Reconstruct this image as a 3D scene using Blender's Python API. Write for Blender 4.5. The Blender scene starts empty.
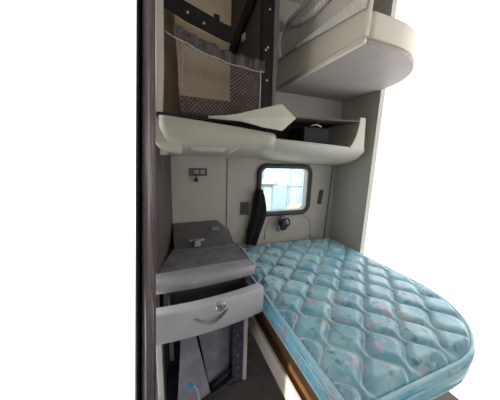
import bpy, bmesh, math, random
from mathutils import Vector, Matrix
random.seed(4)
S = bpy.context.scene
COL = S.collection
PI = math.pi

# ------------------------------------------------------------------ materials
def material(name, col, rough=0.6, col2=None, scale=8.0, bump=0.0, bscale=60.0, metal=0.0, spec=0.4, detail=4.0, lo=0.35, hi=0.7):
    m = bpy.data.materials.new(name); m.use_nodes = True
    nt = m.node_tree; b = nt.nodes['Principled BSDF']
    b.inputs['Roughness'].default_value = rough
    b.inputs['Metallic'].default_value = metal
    b.inputs['Specular IOR Level'].default_value = spec
    tc = nt.nodes.new('ShaderNodeTexCoord')
    if col2 is None:
        col2 = tuple(c * 0.9 for c in col)
    n = nt.nodes.new('ShaderNodeTexNoise'); n.inputs['Scale'].default_value = scale; n.inputs['Detail'].default_value = detail
    nt.links.new(tc.outputs['Object'], n.inputs['Vector'])
    r = nt.nodes.new('ShaderNodeValToRGB')
    r.color_ramp.elements[0].position = lo; r.color_ramp.elements[0].color = (*col, 1)
    r.color_ramp.elements[1].position = hi; r.color_ramp.elements[1].color = (*col2, 1)
    nt.links.new(n.outputs['Fac'], r.inputs['Fac']); nt.links.new(r.outputs['Color'], b.inputs['Base Color'])
    if bump > 0:
        n2 = nt.nodes.new('ShaderNodeTexNoise'); n2.inputs['Scale'].default_value = bscale; n2.inputs['Detail'].default_value = 3
        nt.links.new(tc.outputs['Object'], n2.inputs['Vector'])
        bp = nt.nodes.new('ShaderNodeBump'); bp.inputs['Strength'].default_value = bump; bp.inputs['Distance'].default_value = 0.01
        nt.links.new(n2.outputs['Fac'], bp.inputs['Height']); nt.links.new(bp.outputs['Normal'], b.inputs['Normal'])
    return m

M = {}
M['wall'] = material('wall vinyl', (0.34, 0.312, 0.275), 0.55, (0.30, 0.278, 0.245), 3, 0.15, 300)
M['wall_side'] = material('side wall vinyl', (0.40, 0.38, 0.335), 0.5, (0.365, 0.347, 0.305), 3, 0.15, 300)
M['brown'] = material('brown curtain panel', (0.085, 0.066, 0.06), 0.6, (0.06, 0.045, 0.042), 5, 0.2, 120)
M['pillar'] = material('dark pillar trim', (0.075, 0.052, 0.055), 0.42, (0.07, 0.049, 0.052), 4)
M['pillar_shade'] = material('painted pillar shade', (0.022, 0.013, 0.015), 0.55, None, 6)  # dark side of the round pillar, put into the colour
M['pillar_highlight'] = material('painted pillar highlight', (0.15, 0.12, 0.123), 0.24, (0.12, 0.095, 0.098), 5, spec=.6)  # highlight on the round pillar, put into a lighter grey
M['olive'] = material('shaded olive brown side', (0.20, 0.155, 0.105), 0.6, (0.16, 0.12, 0.08), 4)  # left panel's shadow put into a darker olive brown
M['tan'] = material('tan panel', (0.66, 0.52, 0.365), 0.6, (0.58, 0.455, 0.32), 3, 0.15, 200)
M['cream'] = material('cream plastic', (0.43, 0.41, 0.345), 0.4, (0.39, 0.372, 0.31), 4, 0.08, 400)
M['bin'] = material('bin plastic', (0.385, 0.365, 0.305), 0.36, (0.345, 0.328, 0.272), 4, 0.08, 400)
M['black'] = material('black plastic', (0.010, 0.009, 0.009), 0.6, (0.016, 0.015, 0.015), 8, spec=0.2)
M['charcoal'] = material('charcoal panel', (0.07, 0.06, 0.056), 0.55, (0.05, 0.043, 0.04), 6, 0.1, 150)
M['grey_edge'] = material('grey edge', (0.12, 0.11, 0.105), 0.45, None, 5)
M['net'] = material('net cord', (0.40, 0.33, 0.275), 0.6, (0.26, 0.21, 0.175), 30)
M['elastic'] = material('elastic band', (0.085, 0.073, 0.07), 0.32, (0.05, 0.043, 0.043), 30, 0.2, 100)
M['steel'] = material('steel', (0.6, 0.6, 0.6), 0.3, None, 10, metal=1.0)
M['flap'] = material('pale panel', (0.54, 0.52, 0.44), 0.5, (0.50, 0.48, 0.405), 4)
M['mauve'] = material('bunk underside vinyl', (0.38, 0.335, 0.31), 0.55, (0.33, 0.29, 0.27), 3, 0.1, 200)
M['bunk'] = material('bunk board', (0.72, 0.67, 0.565), 0.5, (0.67, 0.62, 0.52), 3, 0.1, 200)  # walls' beige made paler, standing in for brighter light on the bunk
M['webbing'] = material('white webbing', (0.84, 0.81, 0.74), 0.7, (0.66, 0.63, 0.57), 60, 0.3, 300)
M['fabric'] = material('ribbed fabric', (0.46, 0.43, 0.395), 0.8, (0.36, 0.33, 0.3), 8)
M['stand_top'] = material('worn dark grey plastic', (0.118, 0.116, 0.128), 0.4, (0.17, 0.165, 0.18), 14, 0.2, 90, detail=8)
M['stand_lip'] = material('grey plastic lip', (0.30, 0.295, 0.32), 0.36, (0.235, 0.23, 0.25), 9, 0.1, 200, detail=8)
M['drawer'] = material('light grey drawer plastic', (0.45, 0.45, 0.475), 0.36, (0.39, 0.39, 0.415), 6, 0.06, 300)
M['ledge'] = material('dark ledge plastic', (0.10, 0.092, 0.095), 0.5, (0.075, 0.068, 0.07), 8, 0.2, 80)
M['leg'] = material('pale frame paint', (0.55, 0.54, 0.53), 0.45, (0.46, 0.45, 0.44), 9)
M['blue_grey'] = material('scuffed blue grey panel', (0.21, 0.22, 0.275), 0.5, (0.33, 0.34, 0.39), 11, 0.2, 60, detail=9, lo=0.42, hi=0.75)
M['blue_dark'] = material('dark blue grey panel', (0.045, 0.048, 0.075), 0.5, (0.085, 0.09, 0.12), 13, 0.2, 60, detail=9, lo=0.45, hi=0.75)
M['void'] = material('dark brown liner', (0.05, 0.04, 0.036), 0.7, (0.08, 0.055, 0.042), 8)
M['floor'] = material('floor mat', (0.115, 0.095, 0.092), 0.7, (0.08, 0.067, 0.066), 10, 0.3, 90, detail=8)
M['wood'] = material('brown wood', (0.17, 0.085, 0.035), 0.5, (0.10, 0.048, 0.02), 6, 0.2, 60)
M['rail'] = material('painted rail', (0.56, 0.525, 0.47), 0.5, (0.5, 0.465, 0.41), 7, 0.1, 150)
M['strap'] = material('black cloth', (0.010, 0.009, 0.010), 0.9, (0.017, 0.016, 0.017), 20, 0.4, 200, spec=0.1)
M['rubber'] = material('black rubber', (0.02, 0.021, 0.024), 0.5, (0.03, 0.03, 0.033), 10)
M['gloss'] = material('glossy black', (0.02, 0.021, 0.028), 0.12, None, 10, spec=0.7)
M['plate'] = material('dark plate', (0.05, 0.046, 0.043), 0.45, None, 10)
M['blue_plug'] = material('bright blue plastic', (0.05, 0.28, 0.62), 0.4, None, 10)
M['cable'] = material('pale grey cable', (0.42, 0.43, 0.46), 0.5, None, 10)
M['roof'] = material('headliner', (0.45, 0.42, 0.38), 0.8, None, 5)
M['siding'] = material('pale blue siding', (0.34, 0.43, 0.47), 0.7, (0.26, 0.35, 0.40), 2)
M['siding_dark'] = material('blue grey panel', (0.17, 0.24, 0.30), 0.6, None, 2)
M['fascia'] = material('cream fascia', (0.42, 0.39, 0.30), 0.7, None, 2)
M['van'] = material('cream car paint', (0.55, 0.46, 0.30), 0.3, None, 2)
M['yard'] = material('concrete yard', (0.33, 0.36, 0.36), 0.9, (0.27, 0.30, 0.31), 2)
M['piping'] = material('shiny pale blue piping', (0.42, 0.62, 0.70), 0.3, (0.3, 0.52, 0.62), 20)

m_ = M['fabric'].copy(); m_.name = 'ribbed netting'; M['fabric_rib'] = m_
nt = m_.node_tree; b_ = nt.nodes['Principled BSDF']; src = b_.inputs['Base Color'].links[0].from_socket
at_ = nt.nodes.new('ShaderNodeAttribute'); at_.attribute_name = 'pale_line'
mx_ = nt.nodes.new('ShaderNodeMixRGB'); nt.links.new(at_.outputs['Fac'], mx_.inputs['Fac']); mx_.inputs['Color1'].default_value = (.30, .26, .23, 1); mx_.inputs['Color2'].default_value = (.78, .74, .67, 1)
nt.links.new(mx_.outputs['Color'], b_.inputs['Base Color'])

g = bpy.data.materials.new('window glass'); g.use_nodes = True
nt = g.node_tree; nt.nodes.remove(nt.nodes['Principled BSDF'])
tr = nt.nodes.new('ShaderNodeBsdfTransparent'); tr.inputs['Color'].default_value = (0.93, 0.97, 0.97, 1)
gl = nt.nodes.new('ShaderNodeBsdfGlossy'); gl.inputs['Roughness'].default_value = 0.02
mx = nt.nodes.new('ShaderNodeMixShader'); mx.inputs['Fac'].default_value = 0.05
nt.links.new(tr.outputs[0], mx.inputs[1]); nt.links.new(gl.outputs[0], mx.inputs[2])
nt.links.new(mx.outputs[0], nt.nodes['Material Output'].inputs['Surface'])
M['glass'] = g

def floral(name, base, base2, pink, white, rough, pale_line=False):
    m = bpy.data.materials.new(name); m.use_nodes = True
    nt = m.node_tree; b = nt.nodes['Principled BSDF']; L = nt.links.new
    b.inputs['Roughness'].default_value = rough
    b.inputs['Sheen Weight'].default_value = 0.15
    tc = nt.nodes.new('ShaderNodeTexCoord')
    def noise(sc, det=3.0, off=0.0):
        mp = nt.nodes.new('ShaderNodeMapping'); mp.inputs['Location'].default_value = (off, off * .7, 0)
        L(tc.outputs['Object'], mp.inputs['Vector'])
        n = nt.nodes.new('ShaderNodeTexNoise'); n.inputs['Scale'].default_value = sc; n.inputs['Detail'].default_value = det
        L(mp.outputs['Vector'], n.inputs['Vector']); return n
    def ramp(src, a, bb):
        r = nt.nodes.new('ShaderNodeMapRange'); r.inputs['From Min'].default_value = a; r.inputs['From Max'].default_value = bb
        L(src, r.inputs['Value']); return r.outputs['Result']
    def mix(fac, a, c):
        x = nt.nodes.new('ShaderNodeMix'); x.data_type = 'RGBA'
        L(fac, x.inputs['Factor'])
        for v, k in ((a, 'A'), (c, 'B')):
            s = [i for i in x.inputs if i.name == k and i.type == 'RGBA'][0]
            if isinstance(v, tuple): s.default_value = (*v, 1)
            else: L(v, s)
        return [o for o in x.outputs if o.type == 'RGBA'][0]
    c = mix(ramp(noise(6, 6).outputs['Fac'], .36, .62), base, base2)
    c = mix(ramp(noise(22, 5, 5.5).outputs['Fac'], .56, .70), c, tuple(v * .62 for v in base))
    # scattered flowers: pink petals with pale leaves
    v = nt.nodes.new('ShaderNodeTexVoronoi'); v.inputs['Scale'].default_value = 8.5
    dn = noise(30, 2, 3.1)
    add = nt.nodes.new('ShaderNodeMixRGB'); add.blend_type = 'ADD'; add.inputs['Fac'].default_value = 0.075
    L(tc.outputs['Object'], add.inputs['Color1']); L(dn.outputs['Color'], add.inputs['Color2']); L(add.outputs['Color'], v.inputs['Vector'])
    fl = ramp(v.outputs['Distance'], .42, .26)
    br = ramp(noise(38, 2, 1.7).outputs['Fac'], .44, .56)
    mm = nt.nodes.new('ShaderNodeMath'); mm.operation = 'MULTIPLY'; L(fl, mm.inputs[0]); L(br, mm.inputs[1])
    pk = nt.nodes.new('ShaderNodeMath'); pk.operation = 'MULTIPLY'; L(mm.outputs[0], pk.inputs[0]); pk.inputs[1].default_value = 0.75
    c = mix(pk.outputs[0], c, pink)
    wv = ramp(noise(26, 3, 8.3).outputs['Fac'], .60, .68)
    w2 = nt.nodes.new('ShaderNodeMath'); w2.operation = 'MULTIPLY'; L(wv, w2.inputs[0]); w2.inputs[1].default_value = 0.6
    c = mix(w2.outputs[0], c, white)
    if pale_line:
        at = nt.nodes.new('ShaderNodeAttribute'); at.attribute_name = 'pale_line'
        c = mix(at.outputs['Fac'], c, (0.60, 0.74, 0.78))  # paler along the quilting lines
    L(c, b.inputs['Base Color'])
    return m
M['quilt'] = floral('blue floral ticking', (0.115, 0.31, 0.41), (0.30, 0.50, 0.55), (0.46, 0.32, 0.38), (0.42, 0.58, 0.63), 0.42, True)
M['quilt_side'] = floral('blue floral border', (0.14, 0.50, 0.68), (0.24, 0.58, 0.70), (0.55, 0.34, 0.40), (0.55, 0.72, 0.78), 0.38)

# ------------------------------------------------------------------ builders
def empty(name, loc, label, cat, group=None):
    o = bpy.data.objects.new(name, None); COL.objects.link(o); o.location = loc
    o.empty_display_size = 0.05
    o['label'] = label; o['category'] = cat
    if group: o['group'] = group
    return o

def world_loc(o):
    v = Vector((0, 0, 0))
    while o: v += o.location; o = o.parent
    return v

class MB:
    def __init__(self): self.bm = bmesh.new()
    def poly(self, pts):
        vs = [self.bm.verts.new(p) for p in pts]; return self.bm.faces.new(vs)
    def box(self, x0, x1, y0, y1, z0, z1):
        self.hexa([(x0,y0,z0),(x1,y0,z0),(x1,y1,z0),(x0,y1,z0)], [(x0,y0,z1),(x1,y0,z1),(x1,y1,z1),(x0,y1,z1)]); return self
    def hexa(self, bot, top):
        b = [self.bm.verts.new(p) for p in bot]; t = [self.bm.verts.new(p) for p in top]
        n = len(b)
        self.bm.faces.new(b[::-1]); self.bm.faces.new(t)
        for i in range(n):
            j = (i + 1) % n; self.bm.faces.new((b[i], b[j], t[j], t[i]))
        return self
    def prism(self, pts, off):
        off = Vector(off); return self.hexa(pts, [Vector(p) + off for p in pts])
    def loft(self, rings, closed=True, caps=True):
        R = [[self.bm.verts.new(p) for p in r] for r in rings]
        n = len(R[0])
        for a, b in zip(R, R[1:]):
            for i in range(n if closed else n - 1):
                j = (i + 1) % n; self.bm.faces.new((a[i], a[j], b[j], b[i]))
        if caps and closed:
            self.bm.faces.new(R[0][::-1]); self.bm.faces.new(R[-1])
        return self
    def tube(self, pts, r, n=8, closed=False):
        pts = [Vector(p) for p in pts]; rings = []
        rr = r if isinstance(r, (list, tuple)) else [r] * len(pts)
        up = None
        for i, p in enumerate(pts):
            if closed: d = pts[(i + 1) % len(pts)] - pts[i - 1]
            else: d = pts[min(i + 1, len(pts) - 1)] - pts[max(i - 1, 0)]
            d.normalize()
            if up is None: up = Vector((0, 0, 1)) if abs(d.z) < .9 else Vector((0, 1, 0))
            s = d.cross(up).normalized(); up = s.cross(d).normalized()
            rings.append([p + (s * math.cos(2*PI*k/n) + up * math.sin(2*PI*k/n)) * rr[i] for k in range(n)])
        if closed: rings.append(rings[0]); return self.loft(rings, True, False)
        return self.loft(rings)
    def lathe(self, c, axis, prof, n=24):
        c = Vector(c); a = Vector(axis).normalized()
        u = a.orthogonal().normalized(); w = a.cross(u)
        return self.loft([[c + a * h + (u * math.cos(2*PI*k/n) + w * math.sin(2*PI*k/n)) * max(r, 1e-4) for k in range(n)] for r, h in prof])
    def grid(self, f, nu, nv):
        V = [[self.bm.verts.new(f(i / nu, j / nv)) for j in range(nv + 1)] for i in range(nu + 1)]
        for i in range(nu):
            for j in range(nv):
                self.bm.faces.new((V[i][j], V[i+1][j], V[i+1][j+1], V[i][j+1]))
        return self
    def build(self, name, mat, parent=None, bevel=0, smooth=False, solid=0, subsurf=0, seg=3, kind=None, label=None, offset=-1):
        bmesh.ops.remove_doubles(self.bm, verts=self.bm.verts, dist=1e-6)
        bmesh.ops.recalc_face_normals(self.bm, faces=self.bm.faces)
        me = bpy.data.meshes.new(name); self.bm.to_mesh(me); self.bm.free()
        o = bpy.data.objects.new(name, me); COL.objects.link(o)
        me.materials.append(mat)
        if parent:
            me.transform(Matrix.Translation(-world_loc(parent))); o.parent = parent
        if smooth or bevel:
            for p in me.polygons: p.use_smooth = bool(smooth) or bool(bevel)
        if solid:
            m = o.modifiers.new('solid', 'SOLIDIFY'); m.thickness = solid; m.offset = offset
        if bevel:
            m = o.modifiers.new('bevel', 'BEVEL'); m.width = bevel; m.segments = seg; m.limit_method = 'ANGLE'; m.angle_limit = math.radians(40)
            m2 = o.modifiers.new('wn', 'WEIGHTED_NORMAL'); m2.keep_sharp = False
        if subsurf:
            m = o.modifiers.new('sub', 'SUBSURF'); m.levels = m.render_levels = subsurf
        if kind: o['kind'] = kind
        if label: o['label'] = label
        return o

def tag(o, label, cat, group=None):
    o['label'] = label; o['category'] = cat
    if group: o['group'] = group
    return o

def struct(o): o['kind'] = 'structure'; return o
def lerp(a, b, t): return a + (b - a) * t
def sm(t): t = max(0, min(1, t)); return t * t * (3 - 2 * t)

def rrect(cx, cz, w, h, r, n=6):
    pts = []
    for sx, sz, a0 in ((1, 1, 0), (-1, 1, 90), (-1, -1, 180), (1, -1, 270)):
        for k in range(n + 1):
            a = math.radians(a0 + 90 * k / n)
            pts.append((cx + sx * (w/2 - r) + r * math.cos(a), cz + sz * (h/2 - r) + r * math.sin(a)))
    return pts

# ------------------------------------------------------------------ setting
YB = 1.88      # inner face of the wall that carries the window
XR = 1.68      # inner face of the wall along the mattress
struct(MB().prism([(-1.06, -2.8, -.06), (1.75, -2.8, -.06), (1.75, 1.98, -.06), (-.2, 1.98, -.06), (-.2, .3, -.06), (-1.06, .3, -.06)], (0, 0, .06)).build('floor', M['floor']))
struct(MB().box(-1.06, 1.75, -2.80, 1.98, 2.78, 2.84).build('shade_ceiling', M['roof']))  # added out of view to shade the interior from above
# added unseen cab side: shades the interior, its vent lets sun onto the rail
dm = MB()
dm.box(-1.06, -1.0, -2.80, 1.00, 1.90, 2.78); dm.box(-1.06, -1.0, -2.80, 1.00, 0.0, 1.0)
dm.box(-1.06, -1.0, -2.80, -2.75, 1.0, 1.90); dm.box(-1.06, -1.0, -1.58, -1.55, 1.0, 1.90)
dm.box(-1.06, -1.0, -1.55, 1.00, 1.0, 1.38); dm.box(-1.06, -1.0, -1.55, 1.00, 1.62, 1.90); dm.box(-1.06, -1.0, -1.03, 1.00, 1.38, 1.62)
struct(dm.build('shade_door_1', M['wall_side']))
dm = MB()  # other cab side, added out of view to hold back light
dm.box(1.75, 1.81, -2.80, .30, 0.0, 1.1); dm.box(1.75, 1.81, -2.80, .30, 2.0, 2.78)
dm.box(1.75, 1.81, -2.80, -2.65, 1.1, 2.0); dm.box(1.75, 1.81, -.60, .30, 1.1, 2.0)
struct(dm.build('shade_door_2', M['wall_side']))
# added unseen cab front, under and over the windscreen, to cut low light
dm = MB()
dm.box(-1.0, 1.75, -2.86, -2.80, 0.0, 1.15); dm.box(-1.0, 1.75, -2.86, -2.80, 2.25, 2.78)
struct(dm.build('shade_wall_front', M['charcoal']))
# window wall: one face ring around a rounded opening, with thickness
WX, WZ, WW, WH, WR = 1.087, 1.21, 0.50, 0.405, 0.05
wb = MB()
hole = rrect(WX, WZ, WW + .02, WH + .02, WR + .01)
n = len(hole)
x0, x1, z0, z1 = -0.02, 1.75, 0.0, 2.78
loops = []
for yy in (YB, YB + .07):
    hv = [wb.bm.verts.new((p[0], yy, p[1])) for p in hole]
    ov = [wb.bm.verts.new((x, yy, z)) for x, z in ((x0, z0), (x1, z0), (x1, z1), (x0, z1))]
    ed = []
    for lp_ in (hv, ov):
        for i in range(len(lp_)): ed.append(wb.bm.edges.new((lp_[i - 1], lp_[i])))
    bmesh.ops.triangle_fill(wb.bm, use_beauty=True, use_dissolve=False, edges=ed)
    loops.append((hv, ov))
for k in (0, 1):
    a_, b_ = loops[0][k], loops[1][k]
    for i in range(len(a_)):
        wb.bm.faces.new((a_[i - 1], a_[i], b_[i], b_[i - 1]))
struct(wb.build('wall_back', M['wall']))
struct(MB().box(XR, XR + .05, 1.455, YB, 0.0, 2.78).build('wall_right', M['wall_side']))
# closet side panel behind the pillar, running back to the window wall
struct(MB().hexa([(-.075, 1.285, 0), (-.045, 1.285, 0), (.062, YB - .002, 0), (.02, YB - .002, 0)],
                 [(-.070, 1.285, 1.50), (-.040, 1.285, 1.50), (.062, YB - .002, 1.50), (.02, YB - .002, 1.50)]).build('wall_left', M['brown']))
struct(MB().box(-.085, -.010, 1.445, 1.46, 1.40, 2.78).build('trim_5', M['brown']))
# vertical joints of the wall panels
struct(MB().box(.512, .519, YB - .004, YB + .002, .70, 1.492).build('trim_1', M['charcoal']))
struct(MB().hexa([(1.600, YB - .006, .64), (1.612, YB - .006, .64), (1.612, YB, .64), (1.600, YB, .64)],
                 [(1.636, YB - .006, 1.55), (1.648, YB - .006, 1.55), (1.648, YB, 1.55), (1.636, YB, 1.55)]).build('trim_2', M['grey_edge']))
# raised moulding around and below the window
mo = MB()
pts = [(.90, .735), (.905, .80), (.935, .905), (1.0, .945), (1.30, .945), (1.40, .90), (1.43, .80), (1.43, .69)]
mo.tube([(x, YB - .002, z) for x, z in pts], .008, 8)
struct(mo.build('trim_3', M['wall'], smooth=True))

# window
wf = MB()
prof = [(.0, .0), (.0, -.022), (.012, -.034), (.030, -.034), (.044, -.022), (.044, .0)]
rings = []
for i in range(len(prof)):
    e, d = prof[i]
    rings.append([(x, YB + d, z) for x, z in rrect(WX, WZ, WW + 2*e, WH + 2*e, WR + e)])
rings.append(rings[0])
wf.loft(rings, True, False)
win = struct(wf.build('window_1', M['rubber'], smooth=True))
gb = MB(); gb.prism([(x, YB + .02, z) for x, z in rrect(WX, WZ, WW + .016, WH + .016, WR)], (0, .005, 0))
gb.build('pane', M['glass'], win)

# left pillar: rounded profile, leaning a little
def lean(f0, f1, y0, y1, name, mat, parent=None, e=.8):
    pb = MB(); rings = []
    for z in (0.0, 2.8):
        l0, r0 = lerp(-.152, .008, z / 2.8), lerp(-.079, .030, z / 2.8)
        l, rr = lerp(l0, r0, f0), lerp(l0, r0, f1)
        w = rr - l; cx = (l + rr) / 2
        rings.append([(cx + w/2 * math.copysign(abs(math.cos(a)) ** e, math.cos(a)), (y0 + y1)/2 + (y1 - y0)/2 * math.copysign(abs(math.sin(a)) ** e, math.sin(a)), z)
                      for a in [2*PI*k/40 for k in range(40)]])
    pb.loft(rings)
    return pb.build(name, mat, parent, smooth=True)
pil = struct(lean(.0, 1.05, .72, .80, 'trim_4', M['pillar'], None, .5))
lean(-.03, .27, .672, .79, 'shaded_edge', M['pillar_shade'], pil)  # pillar's shaded left edge as a dark strip
lean(.26, .96, .665, .77, 'round_highlight', M['pillar_highlight'], pil, 1.0)  # rounded front; its highlight is painted as a lighter strip

# ------------------------------------------------------------------ overhead cabinet on the left
cab = empty('overhead_cabinet', (.33, 1.86, 1.70), 'tall open overhead cabinet with tan back above the grey drawer stand', 'cabinet')
YF = 1.40
# left frame strip with a curved foot that wraps the bin
fs = MB()
def strip_ring(x, w, z): return [(x, YF-.03, z), (x + w, YF-.03, z), (x + w, YF+.03, z), (x, YF+.03, z)]
def foot_ring(xl, xr, yf_, z): return [(xl, yf_, z), (xr, yf_, z), (xr, YF+.03, z), (xl, YF+.03, z)]
fs.loft([strip_ring(-.003, .042, 2.55), strip_ring(-.006, .042, 2.30), strip_ring(-.016, .043, 1.95), strip_ring(-.027, .044, 1.78), foot_ring(-.038, .012, 1.35, 1.70),
         foot_ring(-.044, .03, 1.31, 1.64), foot_ring(-.042, .07, 1.285, 1.60), foot_ring(-.032, .10, 1.27, 1.565), foot_ring(-.014, .10, 1.275, 1.54), foot_ring(.022, .10, 1.29, 1.52), foot_ring(.07, .10, 1.31, 1.508)])
fs.build('face_frame', M['cream'], cab, bevel=.01)
MB().box(-.02, .56, 1.845, 1.862, 1.72, 2.76).build('back_panel', M['tan'], cab)
MB().hexa([(-.035, 1.43, 1.72), (-.02, 1.43, 1.72), (.145, 1.845, 1.72), (.12, 1.845, 1.72)],
          [(-.015, 1.43, 2.76), (0, 1.43, 2.76), (.10, 1.845, 2.76), (.08, 1.845, 2.76)]).build('side_panel', M['olive'], cab)
MB().hexa([(.60, 1.43, 1.72), (.615, 1.43, 1.72), (.535, 1.845, 1.72), (.52, 1.845, 1.72)],
          [(.60, 1.43, 2.76), (.615, 1.43, 2.76), (.535, 1.845, 2.76), (.52, 1.845, 2.76)]).build('side_panel', M['charcoal'], cab)
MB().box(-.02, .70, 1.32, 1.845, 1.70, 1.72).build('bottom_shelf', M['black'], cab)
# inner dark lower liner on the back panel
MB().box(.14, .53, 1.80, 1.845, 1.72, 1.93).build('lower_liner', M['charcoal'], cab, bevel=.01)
post = MB()
post.hexa([(.603, 1.385, 1.72), (.668, 1.385, 1.72), (.668, 1.43, 1.72), (.603, 1.43, 1.72)],
          [(.575, 1.385, 2.76), (.645, 1.385, 2.76), (.645, 1.43, 2.76), (.575, 1.43, 2.76)])
pst = post.build('jamb', M['black'], cab)
for (x, z) in ((.628, 2.37), (.625, 2.165), (.612, 2.15), (.628, 1.98)):
    MB().lathe((x, 1.3855, z), (0, -1, 0), [(.0, 0), (.007, 0), (.006, .003), (.0, .004)], 10).build('screw', M['steel'], pst, smooth=True)
MB().hexa([(.668, 1.375, 1.72), (.690, 1.375, 1.72), (.70, 1.85, 1.72), (.684, 1.85, 1.72)],
          [(.648, 1.375, 2.76), (.684, 1.375, 2.76), (.70, 1.85, 2.76), (.684, 1.85, 2.76)]).build('outer_panel', M['grey_edge'], cab, bevel=.004)
# curved black bracket bar, with a tab
br = MB(); rings = []
bpts = [(-.01, 2.335), (.036, 2.31), (.15, 2.265), (.27, 2.235), (.386, 2.206), (.44, 2.20)]
for x, zb in bpts:
    rings.append([(x, 1.50, zb), (x, 1.512, zb), (x, 1.512, zb + .10 - .03 * x), (x, 1.50, zb + .10 - .03 * x)])
br.loft(rings)
br.box(.318, .352, 1.501, 1.511, 2.28, 2.335)
brk = br.build('bracket', M['black'], cab)
for x, z, y in ((.165, 2.305, 1.50), (.258, 2.27, 1.50)):
    MB().lathe((x, y, z), (0, -1, 0), [(.0, 0), (.008, 0), (.006, .006), (.0, .007)], 10).build('screw', M['steel'], brk, smooth=True)
# diagonal brace on the right side panel with a small pale sticker
bc = MB()
def sp(s, z): return Vector((lerp(.597, .517, s), lerp(1.43, 1.845, s), z))
bc.prism([sp(.98, 2.20), sp(.98, 2.30), sp(.02, 2.62), sp(.02, 2.50)], (-.02, -.006, 0))
brace = bc.build('brace', M['black'], cab)
st = MB(); st.prism([sp(.55, 2.29), sp(.55, 2.33), sp(.46, 2.335), sp(.46, 2.295)], (-.012, -.004, 0))
st.build('sticker', M['flap'], cab, label='small pale sticker')

# cargo net
net = empty('cargo_net', (.33, 1.40, 1.74), 'brown diamond mesh cargo net with gathered elastic top across the overhead cabinet', 'net')
def netp(u, v):
    x = lerp(.035, .605, u); zt = lerp(2.165, 2.055, u) - .03 * math.sin(PI * u); zb = 1.745
    z = lerp(zb, zt, v)
    y = 1.395 - .035 * math.sin(PI * u) * math.sin(PI * min(1, v * 1.1)) + .006 * math.sin(u * 23) * v
    return Vector((x, y, z))
nb = MB()
NU, NV = 42, 30
def netm(u, v): return netp(.12 + .88 * u, v)
def cord(a, b, r=.0011):
    d = (b - a).normalized(); s = d.cross(Vector((0, 1, 0))).normalized(); t = Vector((0, -1, 0))
    nb.loft([[p + s * r, p + t * r, p - s * r] for p in (a, b)], True, False)
for i in range(NU):
    for j in range(NV):
        if (i + j) % 2 == 0:
            cord(netm(i/NU, j/NV), netm((i+1)/NU, (j+1)/NV))
        else:
            cord(netm((i+1)/NU, j/NV), netm(i/NU, (j+1)/NV))
nb.build('mesh', M['net'], net)
eb = MB()
def ebp(u, v):
    p = netp(u, 1.0)
    ruff = .007 * math.sin(u * 31 + 2 * math.sin(u * 9)) + .005 * math.sin(u * 53 + 3 * math.sin(u * 7)) + .003 * math.sin(u * 117 + u * u * 40)
    return Vector((p.x, p.y - .006 + ruff * (.35 + v), p.z - .035 + .065 * v + .003 * math.sin(u * 57)))
eb.grid(lambda u, v: ebp(.08 + .92 * u, v), 160, 6)
eb.build('elastic_band', M['elastic'], net, smooth=True, solid=.003)
MB().tube([netp(k/30, 1.0) + Vector((0, -.012, -.034)) for k in range(31)], .0028, 6).build('drawcord', M['cable'], net, smooth=True)
MB().tube([netp(.14, .9 - .6*k/10) + Vector((-.004 - .012 * (k/10), -.004, 0)) for k in range(11)], .003, 6).build('side_cord', M['net'], net, smooth=True)
MB().tube([netp(.165, .9 - .6*k/10) + Vector((-.004 - .012 * (k/10), -.004, 0)) for k in range(11)], .003, 6).build('side_cord', M['net'], net, smooth=True)
MB().tube([netp(.965, .95 - .9*k/10) + Vector((0, -.006, 0)) for k in range(11)], .0035, 6).build('side_cord', M['cable'], net, smooth=True)

# bulging bin under the net
bb = MB(); rings = []
for k in range(25):
    t = k / 24
    x = lerp(-.008, .655, t)
    e = min(1, min(t / .05, 1) ) ; e = math.sqrt(1 - (1 - e) ** 2) if e < 1 else 1
    f = min(1, (1 - t) / .10); f = math.sqrt(max(0, 1 - (1 - f) ** 2)) if f < 1 else 1
    q = .55 + .45 * min(e, f)
    zt = lerp(1.703, 1.652, t); zb = lerp(1.516, 1.528, t) + .012 * sm((t - .6) / .4) + .10 * (1 - math.sqrt(max(0, 1 - (1 - min(1, t / .10)) ** 2)))
    yf = 1.225 + .05 * (1 - q) + .02 * (2*t - 1) ** 2
    zm = (zt + zb) / 2
    rings.append([(x, 1.50, zt), (x, yf + .06, zt), (x, yf + .02, zt - .004), (x, yf + .004, zt - .022), (x, yf, lerp(zt, zb, .35)), (x, yf + .012, lerp(zt, zb, .62)),
                  (x, yf + .045, lerp(zt, zb, .84)), (x, yf + .11, zb + .004), (x, yf + .2, zb - .012), (x, 1.60, zb - .02)])
bb.loft(rings)
bino = bb.build('bin_lid', M['bin'], cab, smooth=True)
ew = bino.modifiers.new('es', 'EDGE_SPLIT'); ew.split_angle = math.radians(60)
# finger pull: shallow scoop lip under the front
fp = MB(); rings = []
for k in range(13):
    t = k / 12; x = lerp(.150, .335, t); s = math.sin(PI * t) ** .5
    rings.append([(x, 1.272 - .008 * s, 1.556 + .008 * s), (x, 1.268 - .010 * s, 1.547), (x, 1.29 - .010 * s, 1.530 - .006 * s), (x, 1.325, 1.523), (x, 1.33, 1.54), (x, 1.30, 1.555)])
fp.loft(rings); fp.build('finger_pull', M['bin'], bino, smooth=True)
# seam line and catch
MB().tube([(.372, 1.33, 1.522), (.385, 1.30, 1.534), (.405, 1.27, 1.552)], .004, 6).build('catch', M['webbing'], bino, smooth=True)
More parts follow.
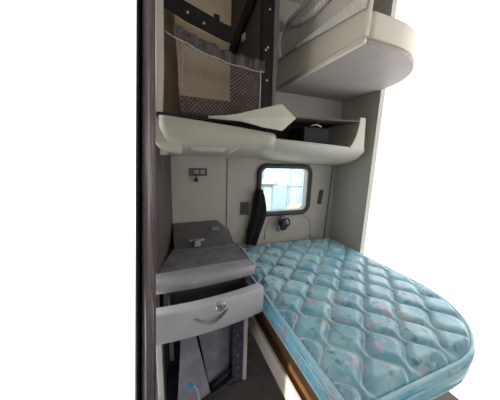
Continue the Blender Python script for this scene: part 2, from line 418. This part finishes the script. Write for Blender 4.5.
# pale bent panel sticking out over the bin
fl = MB()
top = [(.24, 1.275, 1.712), (.33, 1.27, 1.722), (.40, 1.268, 1.737), (.52, 1.268, 1.775), (.68, 1.27, 1.822)]
bot = [(.24, 1.275, 1.706), (.33, 1.268, 1.705), (.42, 1.262, 1.703), (.545, 1.255, 1.680), (.682, 1.255, 1.668)]
mid = [Vector(a).lerp(Vector(b), .5) for a, b in zip(top, bot)]
for m_ in mid: m_.y -= .012
tip = (.777, 1.26, 1.748)
tv = [fl.bm.verts.new(p) for p in top]; mv = [fl.bm.verts.new(p) for p in mid]; bv = [fl.bm.verts.new(p) for p in bot]; t_ = fl.bm.verts.new(tip)
for i in range(4):
    fl.bm.faces.new((tv[i], tv[i+1], mv[i+1], mv[i])); fl.bm.faces.new((mv[i], mv[i+1], bv[i+1], bv[i]))
fl.bm.faces.new((tv[4], t_, mv[4])); fl.bm.faces.new((mv[4], t_, bv[4]))
tag(fl.build('loose_panel', M['flap'], solid=.004, smooth=False), 'loose pale pointed panel sticking out over the beige bin lid', 'panel')

# header shelf with dark cubby over the window
hd = empty('overhead_shelf', (1.1, 1.86, 1.50), 'beige header shelf with a dark cubby above the window', 'shelf')
hb = MB(); rings = []
# front cove: from the cubby lip down to the wall
prof_y = [(1.50, 0), (1.492, .012), (1.50, .03), (1.56, .075), (1.64, .105), (1.74, .125), (1.84, .138), (YB, .142)]
for k in range(21):
    t = k / 20; x = lerp(.60, 1.62, t)
    zl = lerp(1.652, 1.612, t); dz = lerp(.98, 1.16, min(1, t * 2.5))
    rings.append([(x, y, zl - d * dz) for y, d in prof_y] + [(x, YB, zl - .02), (x, 1.52, zl)])
hb.loft(rings); hbo = hb.build('cove', M['cream'], hd, smooth=True)
hbo.modifiers.new('es', 'EDGE_SPLIT').split_angle = math.radians(50)
eb_ = MB(); rings = []
for k in range(11):   # curved bezel end on the right
    t = k / 10; z = lerp(1.60, 1.86, t)
    xl = 1.445 + .085 * (1 - (1 - t) ** 2.4); xr = lerp(1.615, 1.595, t)
    rings.append([(xl, 1.49, z), (xr, 1.49, z), (xr, 1.87, z), (xl, 1.87, z)])
eb_.loft(rings); eb_.build('end_bezel', M['cream'], hd, bevel=.008)
tr_ = MB(); tr_.box(.70, 1.60, 1.862, 1.874, 1.60, 1.84); tr_.box(.70, 1.60, 1.52, 1.86, 1.622, 1.634)
tr_.box(.70, .71, 1.52, 1.86, 1.634, 1.80)
tr_.build('cubby', M['black'], hd)
MB().hexa([(.70, 1.50, 1.79), (1.60, 1.50, 1.825), (1.60, 1.87, 1.825), (.70, 1.87, 1.79)],
          [(.70, 1.50, 1.80), (1.60, 1.50, 1.835), (1.60, 1.87, 1.835), (.70, 1.87, 1.80)]).build('shelf_top', M['charcoal'], hd)
MB().box(1.07, 1.32, 1.60, 1.80, 1.634, 1.765).build('radio_box', M['black'], hd, bevel=.01)
MB().tube([(1.13, 1.595, 1.772), (1.18, 1.592, 1.785), (1.23, 1.595, 1.772)], .005, 6).build('clip', M['tan'], hd, smooth=True)

# ------------------------------------------------------------------ upper bunk
ub = empty('upper_bunk', (1.3, 1.4, 2.06), 'pale upper bunk with ribbed restraint net above the header shelf', 'bunk')
YN = .955
def bunk_outline(x0, y0, R):
    p = [(x0, 1.875), (x0, y0 + .02), (x0 + .02, y0)]
    for k in range(17):
        a = -PI/2 + PI/2 * k / 16; p.append((XR - .003 - R + R * math.cos(a), y0 + R + R * math.sin(a)))
    return p + [(XR - .003, 1.875)]
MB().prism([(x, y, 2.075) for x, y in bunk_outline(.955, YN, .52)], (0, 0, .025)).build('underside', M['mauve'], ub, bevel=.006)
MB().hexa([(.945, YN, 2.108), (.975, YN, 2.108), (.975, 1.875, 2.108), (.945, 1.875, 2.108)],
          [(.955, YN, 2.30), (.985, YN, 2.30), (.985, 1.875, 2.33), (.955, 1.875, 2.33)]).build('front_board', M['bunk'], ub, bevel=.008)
MB().tube([(.948, YN, 2.088), (.948, 1.872, 2.088)], .016, 12).build('lip', M['bunk'], ub, smooth=True)
MB().prism([(x, y, 2.11) for x, y in bunk_outline(.99, YN + .01, .50)], (0, 0, .13)).build('deck', M['bunk'], ub, bevel=.03)
wbm = MB()
N = 150
def strip(u, v):
    y = lerp(YN + .005, 1.575, u); zt = lerp(2.297, 2.315, u); zb = lerp(2.228, 2.296, u)
    r = .004 * math.sin(u * 2 * PI * 46 + v * 2)
    return Vector((.943 + r, y, lerp(zb, zt, v)))
wbm.grid(strip, 420, 5)
MB().hexa([(.945, 1.575, 2.298), (.952, 1.575, 2.298), (.952, 1.87, 2.312), (.945, 1.87, 2.312)], [(.945, 1.575, 2.316), (.952, 1.575, 2.316), (.952, 1.87, 2.325), (.945, 1.87, 2.325)]).build('hem', M['mauve'], ub)
wbm.build('webbing_strip', M['webbing'], ub, solid=.006, label='white ribbed webbing strip')
rn = MB()
def rib(u, v):
    y = lerp(YN + .01, 1.86, u); z = lerp(2.30, 2.62, v)
    bulge = .05 * math.sin(PI * v) + .018 * math.sin(PI * 2.2 * v + u * 5)
    r = .0042 * math.sin((y * .80 + (z + .12 * math.sin(y * 6)) * .62) * 2 * PI / .017)
    return Vector((.99 - bulge * .5 + r, y, z))
rn.grid(rib, 420, 120)
ro = rn.build('restraint_net', M['fabric_rib'], ub, smooth=True, solid=.003)
ra = ro.data.attributes.new('pale_line', 'FLOAT', 'POINT')
for i, v in enumerate(ro.data.vertices):
    y, z = v.co.y + 1.4, v.co.z + 2.06
    ra.data[i].value = .5 - .5 * math.sin((y * .80 + (z + .12 * math.sin(y * 6)) * .62) * 2 * PI / .017)
MB().hexa([(.945, 1.25, 2.535), (.960, 1.25, 2.535), (.960, 1.872, 2.535), (.945, 1.872, 2.535)], [(.985, 1.25, 2.60), (1.0, 1.25, 2.60), (1.0, 1.872, 2.60), (.985, 1.872, 2.60)]).build('rail', M['webbing'], ub, bevel=.004)
sw = MB()
def swag(u, v):
    y = lerp(1.10, 1.66, u); zc = 2.44 + .10 * (u - .5) ** 2 * 2
    a = v * 2 * PI
    return Vector((.948 + .022 * math.cos(a) + .003 * math.sin(u * 120), y, zc + .022 * math.sin(a)))
sw.grid(swag, 300, 12)
sw.build('rolled_hem', M['webbing'], ub, smooth=True)

# ------------------------------------------------------------------ drawer stand
ns = empty('drawer_stand', (.23, 1.35, 0), 'worn grey bedside stand with bowed lockable drawer standing beside the mattress', 'nightstand')
def yt(t): return lerp(1.150, 1.195, t) - .075 * t * (1 - t)
def yd(t): return lerp(1.012, 1.072, t) - .10 * t * (1 - t)
# top
tp = MB(); L0 = [(-.060, 1.27), (.522, 1.31), (.525, 1.60), (.045, 1.60)]
tp.prism([(x, y, .806) for x, y in L0], (0, 0, .034)); tp.build('top', M['stand_top'], ns, bevel=.006)
cr = MB()
for pl in ([(.06, 1.55, .8405), (.28, 1.545, .8405), (.50, 1.56, .8405)], [(-.028, 1.345, .8405), (.10, 1.352, .8405), (.24, 1.375, .8405), (.38, 1.43, .8405), (.515, 1.50, .8405)]):
    cr.tube(pl, .003, 6)
cr.build('top_crease', M['stand_top'], ns, smooth=True)
lp = MB(); rings = []
for k in range(25):
    t = k / 24; x = lerp(-.044, .524, t); y = yt(t); yb = lerp(1.268, 1.308, t)
    x -= .030 * (1 - t)
    e = .012 * (max(0, 1 - t / .04) ** 2 + max(0, 1 - (1 - t) / .04) ** 2)
    rings.append([(x, yb, .842), (x, y + .055, .849), (x, y + .02 + e, .845), (x, y + .006 + e, .836), (x, y + e, .818), (x, y + .004 + e, .786), (x, y + .02 + e, .776), (x, yb, .776)])
lp.loft(rings); o = lp.build('front_lip', M['stand_lip'], ns, smooth=True); o.modifiers.new('es', 'EDGE_SPLIT').split_angle = math.radians(55)
rm = MB(); rm.tube([(.520, 1.205, .850), (.522, 1.30, .846), (.524, 1.44, .844), (.524, 1.585, .843)], .005, 8)
rm.build('edge_rim', M['leg'], ns, smooth=True, label='pale worn rim')
# dark housing under the top, behind the drawer
hs = MB(); hs.prism([(-.02, 1.24, .60), (.50, 1.27, .60), (.50, 1.58, .60), (.05, 1.58, .60)], (0, 0, .205)); hs.build('housing', M['ledge'], ns)
# back ledge
lg = MB()
lg.loft([[(x, 1.605, .80), (x, 1.605, .83 + a), (x, 1.64, .845 + a + b), (x, 1.83, .945 + b), (x, 1.865, .955 + b), (x, 1.865, .80)]
         for x, a, b in ((.058, 0, 0), (.25, 0, .004), (.42, 0, .006), (.47, 0, -.03), (.535, 0, -.085))])
lgo = lg.build('back_ledge', M['ledge'], ns, bevel=.008)
kb = MB(); kb.box(.20, .245, 1.60, 1.64, .842, .885); kb.box(.17, .28, 1.635, 1.66, .868, .884)
kb.build('hinge', M['stand_lip'], ns, bevel=.006)
kb = MB(); kb.box(.35, .42, 1.74, 1.78, .905, .935); kb.build('hinge', M['stand_top'], ns, bevel=.008)
# drawer
df = MB(); rings = []
NR = 33
for k in range(NR):
    t = k / (NR - 1); x = lerp(-.070, .523, t); y = yd(t)
    rings.append([(x, y + .075, .756), (x, y + .012, .768), (x, y + .004, .765), (x, y, .756), (x, y - .004, .70), (x, y - .002, .622), (x, y + .008, .603), (x, y + .075, .603)])
df.loft(rings)
drawer = df.build('drawer', M['drawer'], ns, smooth=True)
# crescent pull, cut into the front
cc = MB(); pts = []
X0, X1 = .115, .300
for k in range(17):
    t = k / 16; pts.append((lerp(X0, X1, t), .716 - .066 * math.sin(PI * t) ** .8 + .004 * (t-.5)))
for k in range(1, 16):
    t = 1 - k / 16; pts.append((lerp(X0, X1, t), .716 - .018 * math.sin(PI * t) + .004 * (t-.5)))
ym = yd(.5)
cc.prism([(x, ym - .05, z) for x, z in pts], (0, .078, 0))
cut = cc.build('cutter', M['drawer'])
loc = world_loc(ns); cut.data.transform(Matrix.Translation(-loc)); cut.location = loc
bo = drawer.modifiers.new('cut', 'BOOLEAN'); bo.object = cut; bo.operation = 'DIFFERENCE'; bo.solver = 'EXACT'
dg = bpy.context.evaluated_depsgraph_get(); dg.update()
nm = bpy.data.meshes.new_from_object(drawer.evaluated_get(dg))
drawer.modifiers.clear(); drawer.data = nm
bpy.data.objects.remove(cut)
drawer.modifiers.new('es', 'EDGE_SPLIT').split_angle = math.radians(50)
db = MB()
db.box(.0, .012, 1.08, 1.30, .62, .75); db.box(.46, .472, 1.13, 1.30, .62, .75); db.box(.0, .47, 1.12, 1.30, .615, .625)
db.build('drawer_box', M['ledge'], drawer)
lk = MB(); lx = .256; lt = (lx + .047) / .57; ly = yd(lt)
lk.lathe((lx, ly + .004, .742), (0, -1, 0), [(.0, 0), (.027, 0), (.027, .008), (.022, .012), (.021, .008), (.014, .008), (.014, .016), (.0, .016)], 24)
lko = lk.build('lock', M['steel'], drawer, smooth=True, label='chrome lock'); lko.modifiers.new('es', 'EDGE_SPLIT').split_angle = math.radians(40)
MB().box(lx - .002, lx + .002, ly - .0135, ly - .010, .732, .752).build('keyhole', M['black'], lko)
# frame legs
for nm_, (xa, ya, w) in {'l': (-.066, 1.13, .03), 'r': (.456, 1.19, .026)}.items():
    lgm = MB(); lgm.box(xa, xa + w, ya, ya + .05, 0, .612); lgm.build('leg', M['leg'], ns, bevel=.004)
for xa, ya in ((-.0, 1.50), (.452, 1.50)):
    lgm = MB(); lgm.box(xa, xa + .03, ya, ya + .04, 0, .60); lgm.build('leg', M['leg'], ns, bevel=.004)
# dark inner edge strip with screw heads beside the right leg
ie = MB(); ie.hexa([(.385, 1.20, .02), (.452, 1.20, .02), (.452, 1.23, .02), (.44, 1.50, .02)], [(.395, 1.20, .61), (.452, 1.20, .61), (.452, 1.23, .61), (.44, 1.50, .61)])
ieo = ie.build('inner_strip', M['blue_dark'], ns)
for x, z in ((.425, .47), (.415, .37), (.432, .30), (.420, .22), (.424, .12)):
    MB().lathe((x, 1.2005, z), (0, -1, 0), [(.0, 0), (.005, 0), (.004, .003), (.0, .004)], 8).build('screw', M['cable'], ieo, smooth=True)
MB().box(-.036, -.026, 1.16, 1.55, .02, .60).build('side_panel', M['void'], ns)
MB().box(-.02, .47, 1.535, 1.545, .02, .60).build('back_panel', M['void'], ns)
MB().box(-.036, .48, 1.18, 1.54, .0, .02).build('base_shelf', M['blue_dark'], ns)
# black bars across the bottom of the opening
bars = MB(); bars.tube([(.20, 1.135, .034), (.40, 1.20, .05)], .012, 8); bars.build('crossbar', M['rubber'], ns, smooth=True)
bars = MB(); bars.tube([(.25, 1.20, .036), (.44, 1.265, .075)], .014, 8); bars.build('crossbar', M['rubber'], ns, smooth=True)

# loose boards leaning inside the stand
b1 = MB(); b1.hexa([(.075, 1.33, .40), (.155, 1.33, .40), (.155, 1.345, .40), (.075, 1.345, .40)][::1], [(.03, 1.13, .024), (.235, 1.16, .03), (.235, 1.175, .03), (.03, 1.145, .024)])
tag(b1.build('scuffed_board', M['blue_grey'], bevel=.003), 'narrow scuffed blue grey board leaning in the open stand beside the cable', 'board')
b2 = MB(); b2.hexa([(.16, 1.44, .48), (.44, 1.44, .48), (.44, 1.455, .48), (.16, 1.455, .48)], [(.235, 1.235, .024), (.385, 1.28, .024), (.385, 1.295, .024), (.235, 1.25, .024)])
tag(b2.build('scuffed_board', M['blue_grey'], bevel=.003), 'wide scuffed blue grey board leaning at the back right of the open stand', 'board')
# cable with blue connector
cb = empty('cable', (.12, 1.10, .02), 'pale cable with bright blue connector lying in the open stand', 'cable')
cbm = MB(); cbm.tube([(.155, 1.085, .03), (.152, 1.09, .08), (.15, 1.10, .13), (.145, 1.11, .16), (.13, 1.12, .178), (.115, 1.125, .186)], .006, 8); cbm.build('cord', M['cable'], cb, smooth=True)
cbm = MB(); cbm.tube([(.122, 1.12, .184), (.105, 1.125, .19), (.09, 1.128, .192)], .010, 8); cbm.build('connector', M['blue_plug'], cb, smooth=True, label='bright blue connector')

# ------------------------------------------------------------------ lower bed
bed = empty('bed_base', (1.1, 1.2, 0), 'pale painted bed rail and brown wooden box under the blue mattress', 'bed frame')
YE = .44
MB().box(.548, .566, YE - .02, 1.875, .285, .405).build('side_rail', M['rail'], bed, bevel=.003)
MB().box(.605, .625, YE, 1.875, .37, .52).build('box_side', M['wood'], bed)
MB().box(.566, .625, YE, 1.875, .34, .375).build('ledge_board', M['wood'], bed)
dk = [(.600, 1.875), (.600, YE + .01)]
for k in range(17):
    a_ = -PI/2 + PI/2 * k / 16; dk.append((XR - .02 - .52 + .52 * math.cos(a_), YE + .01 + .52 + .52 * math.sin(a_)))
MB().prism([(x, y, .515) for x, y in dk + [(XR - .02, 1.875)]], (0, 0, .022)).build('slat_deck', M['wood'], bed)
for y in (YE + .01, 1.83):
    MB().box(.575, .615, y, y + .04, 0, .345).build('leg', M['wood'], bed)
MB().box(1.60, 1.64, .86, .90, 0, .52).build('leg', M['wood'], bed)

mat = empty('mattress', (1.1, 1.2, .54), 'quilted blue floral mattress with pale piping on the lower bed', 'mattress')
MX0, MX1, MY0, MY1, RC = .572, 1.668, YE, 1.868, .52
def xr_at(y):
    if y < MY0 + RC:
        d = RC - (y - MY0); return MX1 - (RC - math.sqrt(max(0, RC * RC - d * d)))
    return MX1
P_, Q_ = .118, .215
def puff(x, y):
    # ogee quilting: wavy stitch lines meeting their neighbours
    best = 1
    s = (x - .60) / P_
    for k in range(int(s) - 1, int(s) + 3):
        ph = 0 if k % 2 == 0 else PI
        xl = k * P_ + .042 * math.sin(2 * PI * y / Q_ + ph) + .008 * math.sin(y * 9 + k)
        best = min(best, abs(x - .60 - xl))
    d = best / (P_ * .5)
    return min(1, d) 
def top_f(u, v):
    y = lerp(MY0, MY1, v)
    xr = xr_at(y); x = lerp(MX0, xr, u)
    d = min(x - MX0, xr - x, y - MY0, MY1 - y)
    edge = sm(min(1, d / .05))
    p = puff(x, y); h = .028 * (1 - (1 - p) ** 2.0)
    crown = .012 * math.sin(PI * min(1, max(0, (x - MX0) / (MX1 - MX0))))
    return Vector((x, y, .660 + .008 * sm(min(1, d / .02)) + edge * (h + crown)))
qt = MB(); qt.grid(top_f, 260, 330)
qo = qt.build('quilted_top', M['quilt'], mat, smooth=True)
at_ = qo.data.attributes.new('pale_line', 'FLOAT', 'POINT')
for i, v in enumerate(qo.data.vertices):
    x, y = v.co.x + 1.1, v.co.y + 1.2
    at_.data[i].value = min(1, 1.3 * max(0, 1 - puff(x, y) / .12))
# outline
out = []
NS = 90
for k in range(NS + 1): out.append((MX0, lerp(MY1, MY0 + .03, k / NS)))
out += [(MX0 + .010, MY0 + .009), (MX0 + .03, MY0)]
for k in range(9): out.append((lerp(MX0 + .06, MX1 - RC, k / 8), MY0))
for k in range(1, 15):
    a = -PI/2 + PI/2 * k / 14; out.append((MX1 - RC + RC * math.cos(a), MY0 + RC + RC * math.sin(a)))
for k in range(1, 30): out.append((MX1, lerp(MY0 + RC, MY1, k / 29)))
out.append((MX0, MY1))
out = out[:-1]
def off(i, d):
    a = Vector(out[i - 1]); b = Vector(out[(i + 1) % len(out)]); t = (b - a).normalized(); nrm = Vector((t.y, -t.x))
    if i == 0 or i == len(out) - 1: nrm = Vector((-1 if i == 0 else 1, 0))
    return Vector(out[i]) - nrm * -d if False else Vector(out[i]) + nrm * d
# border: slightly bulging with soft crumples
bd = MB(); rings = []
for z, d in ((.540, -.006), (.546, .004), (.570, .013), (.605, .016), (.640, .011), (.662, .001)):
    rings.append([(*(off(i, -(d + .003 * math.sin(i * .9 + z * 50)) * -1 if False else (-1) * -(d + .003 * math.sin(i * .9 + z * 50)))), z) for i in range(len(out))])
bd.loft(rings, True, False)
bd.bm.faces.new([bd.bm.verts.new((*off(i, -.006), .540)) for i in range(len(out))])
bd.build('border', M['quilt_side'], mat, smooth=True)
MB().tube([(*off(i, .004), .664) for i in range(len(out))], .0085, 8, closed=True).build('piping', M['piping'], mat, smooth=True)
MB().tube([(*off(i, .014), .628) for i in range(len(out))], .0055, 8, closed=True).build('piping', M['piping'], mat, smooth=True)
MB().tube([(*off(i, .004), .546) for i in range(len(out))], .0075, 8, closed=True).build('piping', M['piping'], mat, smooth=True)

# ------------------------------------------------------------------ things on the window wall
ol = empty('power_outlet', (.272, YB, 1.37), 'dark wall outlet with small hanging plug above the drawer stand', 'outlet')
MB().box(.201, .343, YB - .012, YB, 1.342, 1.405).build('cover_plate', M['plate'], ol, bevel=.004)
for x in (.255, .305):
    so = MB(); so.box(x - .016, x + .016, YB - .018, YB - .011, 1.362, 1.388); s_ = so.build('socket', M['bin'], ol, bevel=.003)
    MB().box(x - .006, x + .006, YB - .0195, YB - .0175, 1.369, 1.381).build('slot', M['black'], s_)
pg = MB(); pg.tube([(.252, YB - .02, 1.362), (.254, YB - .02, 1.335), (.254, YB - .018, 1.322)], .006, 8); pg.lathe((.254, YB - .018, 1.326), (0, 0, -1), [(.006, 0), (.016, .008), (.017, .02), (.010, .032), (.0, .034)], 14)
pg.build('plug', M['rubber'], ol, smooth=True)

sw_ = empty('switch_plate', (.682, YB, 1.05), 'small dark square wall plate left of the window', 'switch')
MB().box(.643, .722, YB - .012, YB, .988, 1.110).build('cover_plate', M['plate'], sw_, bevel=.006)
MB().box(.660, .705, YB - .018, YB - .010, 1.010, 1.088).build('rocker', M['rubber'], sw_, bevel=.004)

sv = empty('slot_plate', (1.52, YB, 1.13), 'narrow dark vertical plate right of the window', 'vent')
MB().prism([(1.482, YB+.002, 1.055), (1.530, YB+.002, 1.052), (1.545, YB+.002, 1.200), (1.497, YB+.002, 1.203)], (0, -.012, 0)).build('cover_plate', M['rubber'], sv, bevel=.005)
MB().prism([(1.498, YB - .010, 1.08), (1.518, YB - .010, 1.08), (1.526, YB - .010, 1.13), (1.506, YB - .010, 1.13)], (0, -.006, 0)).build('latch', M['plate'], sv, bevel=.002)

# black cloth hanging beside the window
st_ = MB()
L_ = [(.775, 1.235), (.752, 1.15), (.742, 1.06), (.728, .95), (.705, .85), (.695, .76), (.69, .715)]
R_ = [(.820, 1.225), (.848, 1.15), (.868, 1.06), (.872, .98), (.845, .89), (.815, .80), (.790, .715)]
def ip(Lx, v):
    s = v * (len(Lx) - 1); i = min(int(s), len(Lx) - 2); f = sm(s - i) * .3 + (s - i) * .7
    return lerp(Lx[i][0], Lx[i+1][0], f), lerp(Lx[i][1], Lx[i+1][1], f)
def stf(u, v):
    a = ip(L_, v); b = ip(R_, v)
    return Vector((lerp(a[0], b[0], u), YB - .045 - .025 * math.sin(PI * u) + .009 * math.sin(u * 11 + v * 3) + .012 * v * math.sin(u * 6), lerp(a[1], b[1], u)))
st_.grid(stf, 24, 40)
tag(st_.build('hanging_strap', M['strap'], smooth=True, solid=.012), 'black cloth strap hanging beside the window down to the mattress', 'strap')

# reading lamp under the window
rl = empty('reading_lamp', (1.08, YB, .85), 'glossy black round reading lamp on a beige base below the window', 'lamp')
bm_ = MB(); bm_.prism([(1.035, YB, .80), (1.125, YB, .80), (1.135, YB, .87), (1.025, YB, .87)], (0, -.035, 0)); bm_.build('base', M['cream'], rl, bevel=.015)
hd_ = MB(); hd_.lathe((1.075, YB - .03, .895), (-.25, -1, .35), [(.0, 0), (.04, .004), (.056, .025), (.058, .05), (.050, .075), (.03, .092), (.0, .098)], 24)
hd_.build('head', M['gloss'], rl, smooth=True)
MB().lathe((1.078, YB - .028, .868), (0, -.6, -1), [(.03, 0), (.035, .03), (.024, .05), (.0, .052)], 18).build('collar', M['rubber'], rl, smooth=True)

# ------------------------------------------------------------------ outside the window
struct(MB().prism([(1.6, 4.2, -1.25), (4.3, 4.2, -1.25), (6.9, 7.2, -1.25), (6.9, 9.3, -1.25), (1.6, 9.3, -1.25)], (0, 0, .05)).build('ground', M['yard']))
bl = empty('building', (4.3, 7.5, -1.2), 'pale blue building seen through the window', 'building')
MB().box(1.9, 6.9, 7.4, 9.2, -1.2, 2.6).build('wall', M['siding'], bl)
MB().box(1.85, 3.75, 7.15, 7.4, .62, .80).build('fascia', M['fascia'], bl)
for x in (2.45, 3.3, 4.45, 5.0, 5.6): MB().box(x, x + .06, 7.33, 7.4, -1.2, 2.2).build('downpipe', M['siding_dark'], bl)
MB().box(4.35, 5.6, 7.3, 7.4, .50, .62).build('gutter', M['siding_dark'], bl)
MB().box(3.72, 4.30, 7.25, 7.4, -1.2, .55).build('door', M['siding_dark'], bl)
for x in (2.75, 4.8):
    w_ = MB(); w_.box(x, x + .55, 7.36, 7.41, -.55, .25); w_.build('window', M['siding_dark'], bl)
MB().box(4.6, 5.5, 7.34, 7.41, .98, 1.25).build('vent', M['siding_dark'], bl)
vn = empty('parked_car', (4.2, 5.6, -1.2), 'cream car parked outside below the window', 'car')
cbp = [(3.2, -.95), (3.2, -.45), (3.55, -.30), (3.95, .02), (4.7, .05), (5.15, -.28), (5.5, -.35), (5.5, -.95)]
vb = MB(); vb.prism([(x, 5.0, z) for x, z in cbp], (0, 1.5, 0)); vb.build('body', M['van'], vn, bevel=.08)
vw = MB(); vw.prism([(3.72, 4.985, -.28), (4.0, 4.985, -.04), (4.65, 4.985, -.02), (4.95, 4.985, -.28)], (0, .03, 0)); vw.build('side_window', M['siding_dark'], vn)
for x in (3.65, 5.05):
    MB().lathe((x, 4.98, -.92), (0, 1, 0), [(.0, 0), (.16, 0), (.28, .01), (.28, .18), (.0, .18)], 20).build('wheel', M['rubber'], vn, smooth=True)

# ------------------------------------------------------------------ light
w = bpy.data.worlds.new('overcast daylight'); S.world = w; w.use_nodes = True
bg = w.node_tree.nodes['Background']; bg.inputs['Color'].default_value = (1.0, 1.0, 1.0, 1); bg.inputs['Strength'].default_value = 2.65

sun = bpy.data.lights.new('sun', 'SUN'); sun.energy = 11; sun.angle = math.radians(0.4); sun.color = (1.0, .95, .86)
so_ = bpy.data.objects.new('sun', sun); COL.objects.link(so_); so_.location = (-2, -4, 6)
el, az = math.radians(25), math.radians(40)
so_.rotation_euler = Vector((math.cos(el) * math.sin(az), math.cos(el) * math.cos(az), -math.sin(el))).to_track_quat('-Z', 'Y').to_euler()

# ------------------------------------------------------------------ camera
F = 225.0
v1 = Vector((162 - 250, -(155 - 200), -F)).normalized()
v2 = Vector((840 - 250, -(178 - 200), -F))
v2 = (v2 - v2.dot(v1) * v1).normalized()
v3 = v2.cross(v1)
cam = bpy.data.cameras.new('camera'); co = bpy.data.objects.new('camera', cam); COL.objects.link(co)
cam.sensor_fit = 'HORIZONTAL'; cam.sensor_width = 36; cam.lens = F * 36 / 500; cam.clip_start = 0.02
R = Matrix((v2, v1, v3))
co.matrix_world = Matrix.Translation((0, 0, 1.5)) @ R.to_4x4()
S.camera = co

S.view_settings.view_transform = 'Standard'
S.view_settings.look = 'None'
S.view_settings.gamma = 1
S.view_settings.use_curve_mapping = False
S.view_settings.exposure = 0.0
